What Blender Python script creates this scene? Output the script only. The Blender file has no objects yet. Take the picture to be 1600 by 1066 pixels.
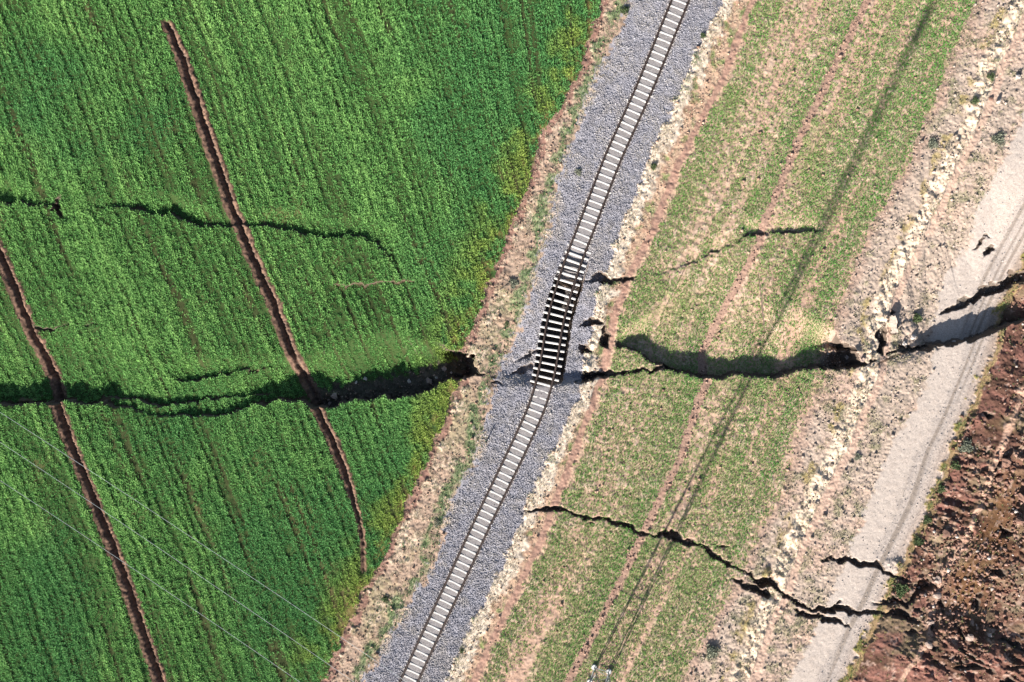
import bpy, bmesh, math, random
import numpy as np
from mathutils import Vector, Matrix

# ------------------------------------------------------------------ camera, sky, sun, exposure
SC = bpy.context.scene
COL = SC.collection
S = 1600 / 96.0                 # photo pixels per metre on the ground
H = 85.0                        # flying height of the camera
cam_d = bpy.data.cameras.new('camera')
cam = bpy.data.objects.new('camera', cam_d); COL.objects.link(cam)
cam.location = (0, 0, H); cam.rotation_euler = (0, 0, 0)
cam_d.sensor_width = 36; cam_d.lens = 36 * H / 96.0
cam_d.clip_start = 0.5; cam_d.clip_end = 5000
SC.camera = cam

SUN_EL = math.radians(27)
SH = Vector((0.444, 0.896)).normalized()          # direction in which shadows fall
world = bpy.data.worlds.new('World'); SC.world = world; world.use_nodes = True
nt = world.node_tree; bg = nt.nodes['Background']
sky = nt.nodes.new('ShaderNodeTexSky'); sky.sky_type = 'NISHITA'; sky.sun_disc = False
sky.sun_elevation = SUN_EL
sky.sun_rotation = math.atan2(-SH.x, -SH.y)       # clockwise from +Y, towards the sun
nt.links.new(sky.outputs[0], bg.inputs[0]); bg.inputs[1].default_value = 0.06
sun_d = bpy.data.lights.new('sun', 'SUN'); sun = bpy.data.objects.new('sun', sun_d); COL.objects.link(sun)
sun_d.energy = 5.0; sun_d.angle = math.radians(0.5); sun_d.color = (1.0, 0.955, 0.89)
ldir = Vector((SH.x * math.cos(SUN_EL), SH.y * math.cos(SUN_EL), -math.sin(SUN_EL)))
sun.rotation_euler = ldir.to_track_quat('-Z', 'Y').to_euler()
SC.view_settings.view_transform = 'Standard'; SC.view_settings.look = 'None'
SC.view_settings.exposure = 1.4; SC.view_settings.gamma = 1.0

KALB = 1.55
rng = np.random.default_rng(7); random.seed(7)
f32 = np.float32

# ------------------------------------------------------------------ numeric helpers
def C(r, g, b):
    """albedo for a colour that reads as sRGB r,g,b when sunlit and level"""
    c = np.array([r, g, b], float) / 255
    return (np.where(c <= .04045, c / 12.92, ((c + .055) / 1.055) ** 2.4) / KALB).astype(f32)

def _hash(i, j, seed):
    n = (i.astype(np.int64) * 374761393 + j.astype(np.int64) * 668265263 + seed * 1442695041) & 0xffffffff
    n = ((n ^ (n >> 13)) * 1274126177) & 0xffffffff
    n = n ^ (n >> 16)
    return (n & 0xffff).astype(f32) / 32767.5 - 1.0

def vn(x, y, seed=0):
    xi = np.floor(x); yi = np.floor(y)
    fx = (x - xi).astype(f32); fy = (y - yi).astype(f32)
    fx = fx * fx * (3 - 2 * fx); fy = fy * fy * (3 - 2 * fy)
    xi = xi.astype(np.int64); yi = yi.astype(np.int64)
    a = _hash(xi, yi, seed); b = _hash(xi + 1, yi, seed); c = _hash(xi, yi + 1, seed); d = _hash(xi + 1, yi + 1, seed)
    return (a + (b - a) * fx) * (1 - fy) + (c + (d - c) * fx) * fy

def fbm(x, y, octv=4, seed=0, gain=.5):
    r = np.zeros(x.shape, f32); a = 1.0; t = 0
    ca, sa = math.cos(.6), math.sin(.6)
    for k in range(octv):
        r += a * vn(x, y, seed + 17 * k); t += a; a *= gain
        x, y = (x * ca - y * sa) * 2.03 + 3.1, (x * sa + y * ca) * 2.03 + 7.7
    return r / t * 1.5

def sst(e0, e1, x):
    t = np.clip((x - e0) / (e1 - e0), 0, 1)
    return (t * t * (3 - 2 * t)).astype(f32)

def line(pts):
    """border x(y) in photo-map coordinates with straight continuation past both ends"""
    p = sorted([(q, x) for x, q in pts])
    y = np.array([a for a, _ in p], float); x = np.array([b for _, b in p], float)
    s0 = (x[2] - x[0]) / (y[2] - y[0]); s1 = (x[-1] - x[-3]) / (y[-1] - y[-3])
    y = np.concatenate([[y[0] - 40000], y, [y[-1] + 40000]])
    x = np.concatenate([[x[0] - 40000 * s0], x, [x[-1] + 40000 * s1]])
    return lambda q: np.interp(q, y, x)

def wx(px): return (px - 800) / S
def wy(py): return (533 - py) / S
def W2(px, py): return wx(px), wy(py)

# ------------------------------------------------------------------ the plan of the place (map coordinates = metres * S)
xA = line([(938, 0), (907, 108), (873, 172), (844, 216), (826, 290), (796, 360), (768, 434), (748, 487), (722, 549),
           (719, 600), (689, 664), (672, 706), (640, 779), (614, 840), (594, 881), (570, 922), (530, 1007), (505, 1066)])
xC = line([(980, 0), (952, 70), (930, 120), (893, 218), (868, 287), (856, 350), (836, 418), (817, 490), (795, 540), (765, 600),
           (750, 688), (738, 725), (706, 775), (692, 820), (670, 892), (641, 930), (620, 975), (597, 1005), (562, 1066)])
xD = line([(1126, 0), (1104, 51), (1066, 132), (1020, 233), (999, 287), (976, 350), (957, 385), (943, 431), (930, 468), (925, 500),
           (915, 545), (905, 617), (878, 674), (858, 709), (822, 787), (805, 828), (780, 895), (746, 956), (722, 1007), (697, 1066)])
xE = line([(1178, 0), (1124, 135), (1060, 257), (1020, 360), (981, 434), (960, 495), (952, 540), (940, 590), (918, 654), (896, 712),
           (869, 780), (855, 820), (834, 868), (807, 925), (773, 993), (740, 1066)])
xT = line([(1357, 0), (1313, 84), (1249, 216), (1195, 348), (1188, 377), (1138, 475), (1100, 553), (1105, 597), (1070, 688),
           (1064, 713), (1013, 817), (969, 912), (918, 1010), (886, 1066)])
xG = line([(1530, 0), (1489, 84), (1448, 189), (1411, 270), (1364, 351), (1350, 377), (1323, 451), (1298, 519), (1294, 583),
           (1263, 640), (1242, 688), (1225, 774), (1195, 817), (1168, 875), (1138, 936), (1104, 993), (1063, 1066)])
xH = line([(1597, 0), (1546, 105), (1523, 176), (1479, 263), (1442, 351), (1428, 377), (1398, 434), (1376, 492), (1366, 545), (1357, 586),
           (1334, 640), (1310, 701), (1293, 730), (1263, 794), (1236, 851), (1212, 922), (1182, 986), (1155, 1066)])
xJ = line([(1680, 0), (1587, 203), (1533, 331), (1523, 370), (1486, 431), (1474, 485), (1457, 580), (1428, 637), (1391, 701),
           (1374, 740), (1344, 824), (1323, 868), (1296, 939), (1263, 1010), (1230, 1066)])
xK = line([(1800, 0), (1640, 340), (1600, 425), (1556, 530), (1540, 570), (1509, 644), (1479, 706), (1452, 787), (1418, 855), (1398, 895),
           (1378, 940), (1352, 990), (1318, 1066)])
xP = line([(1610, 580), (1582, 640), (1569, 673), (1559, 700), (1544, 739), (1532, 772), (1518, 813), (1495, 864), (1476, 887), (1465, 915),
           (1463, 935), (1455, 970), (1445, 1003), (1416, 1040), (1400, 1070)])
xR = line([(1111, -120), (1063, 0), (1006, 140), (956, 250), (914, 360), (894, 411), (877, 465), (867, 502), (860.5, 544), (854, 583),
           (843, 623), (837.5, 640), (807, 706), (758, 807), (712, 907), (665, 1007), (639, 1064), (590, 1170)])
D1 = line([(246, -10), (260, 32), (284, 88), (311, 169), (338, 250), (365, 331), (377, 355), (395, 401), (426, 468), (449, 529), (465, 573),
           (480, 606), (499, 644), (520, 688), (535, 725), (553, 780), (566, 834), (569, 882), (567, 900)])
D2 = line([(-90, 200), (-45, 300), (-4, 385), (7, 411), (34, 478), (47, 519), (64, 559), (78, 593), (91, 637), (118, 710), (149, 784), (182, 868),
           (209, 942), (243, 1044), (252, 1070), (300, 1200)])

# every crack: (px, py, width px, recovery m, softness m, depth m or None); ground drops on the left-hand side of the direction of travel
def ck(*pts, R=.35, s=.10):
    return [(p[0], p[1], p[2], p[3] if len(p) > 3 and p[3] is not None else R,
             p[4] if len(p) > 4 and p[4] is not None else s, p[5] if len(p) > 5 else None) for p in pts]
CR = [
    # main scarp and trench through the wheat
    ck((-1200, 650, 0, 8), (-300, 634, 30, 8), (0, 632, 31, 8), (81, 630, 33, 8), (162, 630, 20, 7), (182, 637, 9, 5), (236, 648, 3, 3), (262, 648, 6, 3),
       (290, 652, 10, 3), (328, 651, 11, 3), (365, 647, 14, 3), (412, 630, 22, 3), (430, 628, 30, 2.5), (449, 627, 36, 2), (480, 632, 44, 3),
       (507, 639, 48, 3.5), (550, 627, 37, 4), (591, 622, 42, 4), (648, 620, 50, 3.5), (675, 610, 46, 3), (699, 597, 42, 2), (722, 590, 40, .8), (733, 588, 42, .5),
       (742, 586, 30, .4), (750, 585, 6, .4, .2, .5), (763, 584, 0, .4)),
    ck((140, 628, 0, 6), (169, 624, 10, 6), (236, 632, 14, 5), (290, 630, 13, 5), (338, 624, 8, 4), (405, 618, 7, 3), (445, 612, 0, 3)),
    ck((262, 596, 0), (275, 594, 6), (290, 595, 14), (310, 593, 12), (340, 588, 8), (380, 580, 6), (420, 576, 4), (446, 575, 3), (470, 576, 0), R=1.6),
    # upper crack in the wheat
    ck((-300, 300, 0), (-60, 308, 12), (0, 314, 14), (20, 319, 14), (42, 320, 8), (62, 322, 5), (80, 320, 5), (92, 314, 0), R=1.6),
    ck((99, 340, 0), (99, 332, 20, None, None, .9), (97, 312, 20, None, None, .9), (93, 301, 0), R=.4),
    ck((98, 344, 3), (108, 344, 3), (142, 329, 3), (165, 324, 3), (185, 322, 5), (205, 323, 8), (216, 325, 12), (230, 330, 8), (250, 332, 8), (263, 337, 16),
       (285, 343, 12), (304, 350, 12), (320, 353, 6), (365, 353, 5), (400, 352, 5), (430, 356, 9), (460, 361, 9), (490, 366, 7), (540, 369, 7), (565, 371, 8),
       (588, 378, 9), (600, 391, 7), (610, 406, 5), (618, 424, 0), R=1.6),
    ck((712, 436, 0, 3, .1, 0), (620, 443, 3, 3, .1, .24), (540, 446, 4, 3, .1, .28), (490, 447, 0, 3, .1, 0)),
    ck((50, 518, 2), (60, 515, 3), (75, 513, 3), (115, 509, 2), (195, 508, 0), R=.3),
    # under the railway: loose stone slid into the drop
    ck((752, 590, 15, 8, 2.0, 0), (790, 592, 22, 8, 2.0, .45), (838, 596, 28, 6, 1.2, .6), (880, 596, 30, 6, 1.0, .7), (925, 590, 25, 8, .6, .7),
       (955, 586, 20, 6, .3, .2), (1000, 584, 10, 6, .3, 0)),
    ck((762, 595, 0), (772, 599, 4), (785, 602, 3), (797, 604, 0), R=.4, s=.15),
    ck((800, 566, 0), (822, 559, 5), (838, 552, 5), (846, 546, 0), R=.8, s=.3),
    ck((796, 585, 0), (812, 582, 6), (832, 574, 6), (840, 567, 0), R=.8, s=.3),
    # pits in the right shoulder of the ballast
    ck((898, 514, 0), (912, 513, 9), (935, 508, 9), (947, 504, 0), R=.4, s=.15),
    ck((953, 548, 0), (953, 538, 13), (950, 515, 11), (947, 503, 0), R=.25),
    ck((900, 553, 0), (912, 551, 11), (924, 547, 0), R=.5, s=.2),
    ck((896, 600, 0), (912, 599, 15), (935, 592, 12), (950, 588, 0), R=.6, s=.2),
    ck((905, 440, 0), (935, 441, 9), (950, 443, 6), (970, 444, 6), (985, 441, 4), (1002, 436, 0), R=.6, s=.15),
    # right-hand main scarp
    ck((956, 536, 0, .8), (966, 540, 12, 1.5), (985, 550, 26, 3), (1003, 560, 27, 9), (1030, 571, 25, 13), (1060, 581, 28, 14), (1100, 589, 35, 14), (1128, 588, 30, 14),
       (1161, 587, 27, 12), (1209, 590, 32, 9), (1242, 578, 26, 5), (1276, 576, 32, 3), (1296, 577, 36, 2), (1318, 578, 37, 1.2), (1330, 578, 37, .5), (1349, 574, 28, .3), (1356, 568, 0, .3)),
    ck((908, 595, 4), (952, 586, 4), (979, 588, 5), (1020, 581, 5), (1047, 578, 4), (1072, 582, 0), R=.3),
    ck((1360, 568, 0), (1366, 567, 9), (1376, 563, 0), R=.3),
    ck((1384, 556, 0), (1385, 548, 12), (1387, 516, 10), (1389, 503, 0), R=.2),
    ck((1385, 557, 0), (1400, 551, 4), (1420, 550, 7), (1450, 549, 7), (1465, 546, 2), (1475, 544, 0), R=.3),
    ck((1395, 492, 0), (1402, 490, 10), (1408, 484, 0), R=.3),
    ck((1352, 580, 8, 6, 2.5, 0), (1395, 560, 16, 9, 2.5, .5), (1438, 546, 26, 12, 2.0, 1.0), (1450, 544, 34, 13, .6, 1.3), (1465, 543, 40, 14, .12), (1489, 540, 38, 15), (1533, 530, 42, 15), (1573, 513, 44, 15), (1600, 500, 40, 15), (1720, 470, 20, 12), (1900, 420, 0, 9)),
    ck((1478, 490, 0), (1490, 487, 5), (1510, 479, 6), (1530, 468, 6), (1550, 460, 9), (1580, 450, 10), (1598, 440, 14), (1650, 420, 8), (1700, 400, 0), R=.8),
    ck((1528, 390, 0), (1545, 377, 5), (1558, 367, 0), R=.3),
    ck((1545, 401, 0), (1557, 391, 6), (1567, 383, 0), R=.3),
    # upper right crack
    ck((1000, 436, 0), (1030, 428, 1.5), (1060, 415, 1), (1080, 410, 4), (1092, 406, 1), (1108, 398, 5), (1121, 392, 4), (1138, 384, 1), (1155, 376, 3), (1171, 371, 10), (1187, 370, 8), (1200, 368, 3),
       (1215, 367, 6), (1245, 366, 8), (1272, 365, 7), (1290, 362, 0), R=1.5),
    # south-east crack
    ck((805, 800, 0), (825, 799, 3.1), (844, 798, 3.1), (858, 798, 6.2), (870, 796, 6.2), (888, 803, 4.7), (929, 814, 5.5), (979, 824, 5.5), (1010, 837, 4.7), (1030, 840, 7),
       (1042, 843, 11.7), (1055, 845, 9.4), (1070, 850, 7.8), (1100, 859, 7), (1114, 875, 7), (1144, 889, 5.5), (1171, 897, 4.7), (1180, 909, 9.4), (1190, 918, 15.6), (1203, 921, 14),
       (1214, 923, 7.8), (1222, 926, 3.1), (1242, 943, 5.5), (1269, 957, 4.7), (1285, 956, 5.5), (1296, 957, 9.4), (1312, 958, 9.4), (1330, 958, 7), (1371, 962, 3.9), (1398, 966, 2.3),
       (1431, 970, 0), R=.4),
    ck((1240, 950, 0), (1248, 960, 6), (1263, 969, 8), (1285, 970, 7), (1303, 970, 5), (1318, 976, 3), (1334, 983, 0), R=.35),
    ck((1125, 905, 0), (1161, 915, 5), (1180, 926, 9), (1195, 935, 10), (1202, 937, 0), R=.4),
    ck((1272, 867, 0), (1283, 876, 4), (1296, 878, 4), (1320, 877, 7), (1332, 886, 8), (1350, 885, 6), (1364, 885, 6), (1376, 894, 6), (1386, 901, 4), (1412, 907, 6), (1425, 908, 0), R=.35),
    ck((1112, 850, 0), (1125, 855, 4), (1150, 856, 0), R=.3),
    ck((1300, 950, 0), (1312, 944, 3), (1322, 938, 0), R=.2),
    # cracks in the bare soil
    ck((1355, 941, 0), (1383, 947, 4), (1399, 942, 9), (1416, 948, 9), (1428, 941, 7), (1437, 934, 12), (1453, 921, 14), (1464, 916, 0), R=.6),
    ck((1376, 969, 0), (1395, 963, 8), (1410, 966, 12), (1426, 973, 9), (1443, 972, 0), R=.6),
    ck((1404, 988, 0), (1425, 990, 5), (1445, 992, 0), R=.4),
    ck((1422, 950, 0), (1440, 958, 5), (1452, 962, 0), R=.4),
    ck((1476, 962, 0), (1484, 955, 10), (1474, 938, 8), (1470, 930, 0), R=.5),
    ck((1484, 965, 0), (1495, 985, 8), (1503, 998, 8), (1508, 1004, 0), R=.5),
    ck((1490, 1014, 0), (1503, 1022, 9), (1518, 1027, 5), (1540, 1033, 3), (1552, 1034, 0), R=.5),
    ck((1488, 1044, 0), (1500, 1044, 10), (1515, 1042, 7), (1535, 1049, 9), (1552, 1052, 0), R=.6),
    ck((1556, 1062, 0), (1566, 1068, 14), (1590, 1070, 9), (1640, 1072, 0), R=.8),
    ck((1553, 998, 0), (1573, 1008, 6), (1592, 1014, 5), (1604, 1016, 0), R=.5),
    ck((1566, 1038, 0), (1580, 1040, 4), (1605, 1040, 4), (1640, 1041, 0), R=.5),
    ck((1520, 958, 0), (1529, 952, 9), (1531, 938, 8), (1540, 925, 0), R=.4),
    ck((1540, 910, 0), (1550, 898, 7), (1560, 898, 10), (1567, 902, 0), R=.4),
    ck((1543, 980, 0), (1560, 982, 5), (1580, 986, 0), R=.5),
    ck((1452, 985, 0), (1459, 983, 9), (1466, 979, 0), R=.4),
    ck((1446, 1012, 0), (1454, 1010, 9), (1459, 1003, 0), R=.4),
    ck((1536, 650, 0), (1543, 654, 14), (1551, 648, 0), R=.4),
    ck((1543, 735, 0), (1551, 735, 5), (1558, 722, 5), (1560, 716, 0), R=.3),
    ck((1568, 842, 0), (1576, 838, 15), (1586, 832, 0), R=.4),
]

IR = [i for i, c in enumerate(CR) if c[0][0] == 956][0]
def crack_field(X, Y):
    """returns the drop in metres and a 0..1 bare-soil mask"""
    n = X.size
    drop = np.zeros(n, f32); bare = np.zeros(n, f32); rim = np.zeros(n, f32)
    U = X + .30 * fbm(X / 1.1, Y / 1.1, 3, 91) + .13 * vn(X / .30, Y / .30, 95)
    V = Y + .30 * fbm(X / 1.1, Y / 1.1, 3, 92) + .13 * vn(X / .30, Y / .30, 96)
    wm = np.clip(1 + .55 * vn(X / .9, Y / .9, 97) + .35 * vn(X / .35, Y / .35, 98), .1, 1.7)
    for ci, c in enumerate(CR):
        a = np.array([[wx(p[0]), wy(p[1]), p[2] / S, p[3], p[4], (p[5] if p[5] is not None else (.0 if p[2] == 0 else (1.0 * p[2] / S + .08 if p[3] < 1.3 else .60 * p[2] / S + .05)))] for p in c])
        a[:, 3] = np.where(a[:, 3] < 1.3, a[:, 3] * .25, a[:, 3])
        m = 1.0 + (a[:, 2] + a[:, 3]).max()
        idx = np.where((U > a[:, 0].min() - m) & (U < a[:, 0].max() + m) & (V > a[:, 1].min() - m) & (V < a[:, 1].max() + m))[0]
        if idx.size == 0: continue
        u = U[idx]; v = V[idx]
        def nearest(u, v):
            best = np.full(idx.size, 1e9); sd = np.zeros(idx.size); par = np.zeros((idx.size, 4))
            for i in range(len(a) - 1):
                dx, dy = a[i + 1, 0] - a[i, 0], a[i + 1, 1] - a[i, 1]
                t = ((u - a[i, 0]) * dx + (v - a[i, 1]) * dy) / (dx * dx + dy * dy)
                tc = np.clip(t, 0, 1)
                ex = u - a[i, 0] - tc * dx; ey = v - a[i, 1] - tc * dy
                d2 = ex * ex + ey * ey
                k = d2 < best
                best[k] = d2[k]
                sd[k] = (np.sqrt(d2) * np.sign(dx * ey - dy * ex))[k]
                par[k] = (a[i, 2:] + tc[:, None] * (a[i + 1, 2:] - a[i, 2:]))[k]
            return sd, par
        sd, par = nearest(u, v)
        if a[:, 3].max() > 1.0:                     # broad scarps: only the lip is ragged, the slope behind it is smooth
            sd0, par0 = nearest(X[idx], Y[idx])
            lip = np.clip(1 - (np.abs(sd0) - .5) / .8, 0, 1) * (par0[:, 2] < .4)
            big = par0[:, 1] > 1.0
            sd = np.where(big, sd0 + (sd - sd0) * lip, sd); par = np.where(big[:, None], par0, par)
        w, R, s, D = par.T
        thin = np.clip(1.1 - w / .9, 0, 1)
        wmi = 1 + (wm[idx] - 1) * (.25 + .75 * thin) * (R < 1.3); w = w * wmi; D = D * (1 + (wmi - 1) * .6)
        k = sst(0, 1, sd / s + .5)
        r = 1 - sst(0, 1, (sd - w) / np.maximum(R, .05))
        dd = (D * k * r).astype(f32)
        drop[idx] += dd
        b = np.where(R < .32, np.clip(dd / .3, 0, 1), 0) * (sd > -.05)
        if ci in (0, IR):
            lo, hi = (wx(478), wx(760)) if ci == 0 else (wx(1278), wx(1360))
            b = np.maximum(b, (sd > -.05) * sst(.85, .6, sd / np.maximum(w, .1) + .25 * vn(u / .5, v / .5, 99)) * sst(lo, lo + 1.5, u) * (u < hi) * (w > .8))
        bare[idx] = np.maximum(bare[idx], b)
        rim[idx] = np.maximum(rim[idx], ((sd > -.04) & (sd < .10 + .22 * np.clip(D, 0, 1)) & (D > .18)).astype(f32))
    return drop, bare, rim

BUMPS = [  # map x, y, rx, ry (px), height m : small mounds
    (925, 535, 10, 16, .35), (918, 572, 12, 14, .40), (848, 612, 20, 10, .02), (1360, 545, 8, 10, .3), (1396, 505, 20, 28, .25), (1410, 545, 22, 8, .2),
    (1430, 520, 12, 14, .25), (28, 628, 9, 4, .8), (46, 628, 7, 4, .7), (56, 622, 4, 4, .6), (1300, 548, 16, 5, .7), (1326, 549, 14, 5, .7), (510, 618, 10, 8, .7), (1206, 900, 14, 10, .25), (1192, 893, 12, 8, .25), (1395, 885, 14, 12, .3)]

def plan(X, Y, want_color=True):
    """height, albedo, zone, and crop densities at any ground point"""
    X = np.asarray(X, np.float64); Y = np.asarray(Y, np.float64)
    P0 = 800 + X * S; Q0 = 533 - Y * S
    n1 = fbm(X / .9, Y / .9, 4, 3); n2 = fbm(X / 4., Y / 4., 3, 5); n3 = vn(X / .16, Y / .16, 8); n4 = fbm(X / .45, Y / .45, 3, 12)
    n5 = fbm(X / 11., Y / 11., 3, 15)
    P = P0 + 7 * n1 + 2.5 * n3; Q = Q0
    a, c, d, e, g, h, j, k = xA(Q), xC(Q), xD(Q), xE(Q), xG(Q), xH(Q), xJ(Q), xK(Q)
    t = xT(Q); rr = xR(Q); p = xP(Q)
    dr, bare, rim = crack_field(X, Y)
    z = np.zeros(X.shape, f32)
    # ---- rows of the wheat: stripes follow the ditches
    fol = np.clip((P0 - 600) / 330, 0, 1) ** 2 * np.clip((640 - Q0) / 500, 0, 1)
    u = (P0 - D1(Q0) * (1 - .75 * fol)) / S * .93
    u = np.where(Q0 > 620, (P0 - D2(Q0)) / S * .93, u) + .06 * n2
    v_ = Q0 / S
    st1 = .75 * vn(u / .30, v_ / 16, 31) + .55 * np.sin(u * 8.7 + 1.6 * n2 + 1.5 * vn(u / 1.5, v_ / 20, 44)).astype(f32); st2 = vn(u / 1.0, v_ / 16, 33); st3 = vn(u / 3.1, v_ / 22, 35)
    rows = .75 * st1 + .5 * st2 + .3 * st3
    pt = sst(-.5, .2, vn(u / 2.2, v_ / 7, 38))
    gap = sst(.42, .68, vn(u / .42, v_ / 15, 37)) * pt; lite = sst(.40, .7, vn(u / .40, v_ / 13, 39)) * sst(-.4, .3, vn(u / 2.5, v_ / 8, 40))
    # ditches
    def ditch(Dl, lo, hi):
        dd = (P0 + 2.0 * n1 + 1.2 * n3 - Dl(Q0)) / S * .92
        on = sst(lo - 6, lo + 6, Q0 + 4 * n1) * (1 - sst(hi - 6, hi + 6, Q0 + 4 * n1))
        return dd, on
    d1, o1 = ditch(D1, 34, 893)
    d2, o2 = ditch(D2, -400, 1500)
    w1 = np.interp(Q0, [30, 120, 600, 720, 790, 890], [.9, 1.12, 1.12, .95, .55, .35])
    dz = np.zeros(X.shape, f32); dm = np.zeros(X.shape, f32); dc = np.zeros(X.shape, f32)
    for dd, on, ww in ((d1, o1, w1), (d2, o2, 1.12 * np.ones(X.shape))):
        q = dd / ww
        prof = -.46 * np.exp(-((q - .02) / .19) ** 2) + .07 * np.exp(-((q - .40) / .14) ** 2) + .02 * np.exp(-((q + .45) / .20) ** 2)
        dz += (prof * on * ww).astype(f32)
        dm = np.maximum(dm, (sst(.68, .54, np.abs(q + .04)) * on).astype(f32))
    inA = sst(2, -2, P - a)
    z += inA * ((.020 * rows + .035 * n4 + .05 * n2) * (1 - dm) + dz + dm * (.05 * n3 + .05 * n4))
    # field edge strip and left verge
    ve = sst(-2, 2, P - a) * sst(2, -2, P - c)
    z += ve * (.07 * n4 + .035 * n3 - .12 * sst(9, 2, np.abs(P - a - 7)))
    # ballast bed
    wt = np.abs(P0 - rr) / S * .915
    bed = sst(5.2, 1.7, wt) * sst(-12, 10, P0 - c + 3) * sst(10, -10, P0 - d)
    inB = sst(-2, 2, P - c) * sst(2, -2, P - d)
    z += .50 * sst(5.0, 1.7, wt) * sst(1.5, -.5, (wt - 4.6))
    z += inB * (.006 * n3 + .04 * n4 * np.clip(wt - .9, .2, 1)) + .05 * sst(.2, .0, np.abs(wt - 1.1)) * inB - .026 * sst(.72, .6, wt)
    # right trackside verge
    inD = sst(-2, 2, P - d) * sst(2, -2, P - e - 8)
    z += inD * (.05 * n4 + .035 * n3 + .16 * sst(18, 4, np.abs(P - d - 12)))
    pathE = sst(7.5, 4, np.abs(P0 + 2.5 * n1 + 1.2 * n3 - e))
    z += pathE * -.06
    # right field
    inF = sst(-2, 2, P - e - 8) * sst(2, -2, P - g)
    uF = (P0 - xE(Q0) * .55 - xG(Q0) * .45) / S * .91
    sF1 = vn(uF / .34 + .15 * n1, v_ / 22, 41); sF2 = vn(uF / 1.1, v_ / 30, 43)
    z += inF * (.05 * n4 + .03 * n3 + .03 * sF1)
    Ps = P0 + 2.2 * n1 + 1.2 * n3
    tr = sst(8.5, 5, np.abs(Ps - t + 1.5 * n4)) * inF
    z -= tr * .09
    # verges right
    inG = sst(-2, 2, P - g) * sst(2, -2, P - j)
    z += inG * (.05 * n4 + .045 * n3)
    bkn = fbm(X / .8, Y / 1.4, 3, 55)
    bk = sst(18, 9, np.abs(P0 - h + 6 * bkn)) * sst(-1.0, -.45, bkn + .25 * n4)
    z += bk * (.18 + .16 * bkn + .06 * n4)
    pth = sst(8, 5, np.abs(P0 + 3 * n1 + n3 - h - 21)) * sst(-.9, -.4, n2)
    z -= pth * .06
    # road
    inJ = sst(-3, 3, P - j) * sst(3, -3, P - k)
    fr = np.clip((P0 - j) / np.maximum(k - j, 1), 0, 1)
    rut = vn((P0 - k) / S * .9 / .28, Q0 / S / 25, 61)
    z += inJ * (.012 * n3 + .015 * n4 + sst(.42, .6, fr) * .035 * rut)
    # bare soil
    inK = sst(-2, 2, P - k - 12)
    ca, sa = math.cos(-.42), math.sin(-.42)
    xr, yr = X * ca + Y * sa, -X * sa + Y * ca
    rid = 1 - np.abs(fbm(xr / 2.6, yr / 1.1, 4, 71)) * 1.6
    soft = sst(0, 40, P0 - p) * sst(120, 40, P0 - p) * sst(700, 800, Q0) * sst(1000, 930, Q0)
    lump = np.clip(fbm(X / .55, Y / .55, 3, 77), 0, 1)
    n6h = sst(-.3, .5, fbm(X / 3.2, Y / 2.2, 3, 87))
    z += inK * (((.10 + .26 * n6h) * rid + (.06 + .2 * n6h) * lump + .05 * n3) * (1 - .7 * soft) + .5 * fbm(X / 5, Y / 5, 2, 79) + .25 * sst(14, 2, np.abs(P0 - p + 4 * n1)))
    es = sst(-3, 2, P - k) * sst(16, 12, P - k)
    z += es * .12
    for bx, by, rx, ry, hh in BUMPS:
        q = ((P0 - bx) / rx) ** 2 + ((Q0 - by) / ry) ** 2
        z += (hh * np.exp(-q) * (1 + .5 * n4)).astype(f32)
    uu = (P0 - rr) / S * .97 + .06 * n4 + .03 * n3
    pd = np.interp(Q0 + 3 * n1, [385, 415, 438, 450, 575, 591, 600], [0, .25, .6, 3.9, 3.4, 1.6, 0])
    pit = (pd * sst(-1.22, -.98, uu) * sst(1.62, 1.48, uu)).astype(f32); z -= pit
    z -= dr
    z += bare * (.10 * n4 + .07 * n3)
    far = np.maximum(np.abs(X) - 60, np.abs(Y) - 45)
    z *= 1 - sst(0, 60, far)
    zone = np.zeros(X.shape, np.int8)
    for lim in (a, c, d, e + 8, g, j, k):
        zone += (P > lim).astype(np.int8)
    out = dict(rim=rim, gap=gap, lite=lite, z=z, zone=zone, bare=bare, ditch=dm * inA, n1=n1, n2=n2, n3=n3, n4=n4, n5=n5, rows=rows, st2=st2, P=P, Q=Q, P0=P0, Q0=Q0,
               a=a, c=c, d=d, e=e, g=g, h=h, j=j, k=k, wt=wt, tr=tr, t=t, sF1=sF1, sF2=sF2, pathE=pathE, bk=bk, pth=pth)
    if not want_color: return out
    A = np.empty(X.shape + (3,), f32)
    def mix(m, col):
        m = np.clip(m, 0, 1)[..., None]
        A[:] = A * (1 - m) + (col if getattr(col, 'ndim', 1) > 1 else col) * m
    A[:] = C(74, 98, 54)
    mix(.5 + .5 * n1, C(70, 86, 46)); mix(gap * .5, C(76, 68, 48)); mix(sst(.5, 1.1, n2 + .3 * rows) * .6, C(128, 116, 78))
    mix(dm, C(134, 106, 90)); mix(dm * sst(0, .6, n3 + .3), C(98, 78, 66)); mix(dm * np.maximum(sst(.1, .16, d1) * sst(.32, .2, d1) * o1, sst(.1, .16, d2) * sst(.32, .2, d2) * o2) * .6, C(176, 142, 118))  # brown ditch soil; the paler right bank has sunlight put into its colour
    mix(sst(-26, -6, P - a) * (.25 + .4 * n1), C(186, 160, 100))
    m = sst(-1, 1, P - a)
    mix(m, C(188, 162, 142)); mix(m * sst(.0, .7, n4), C(162, 138, 118)); mix(m * sst(.1, .7, n2 + n1 * .5) * .45, C(160, 156, 116)); mix(m * sst(.2, .8, n1 + .5 * n3), C(222, 198, 174))
    mix(m * sst(13, 9, P - a + 2 * n4) * .85, C(156, 118, 106))
    gf = sst(13, 4, np.abs(P - c + 10 + 4 * n2)) * sst(-.1, .4, n1 + .3)
    mix(gf * .7 * m, C(120, 148, 100))
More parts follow.
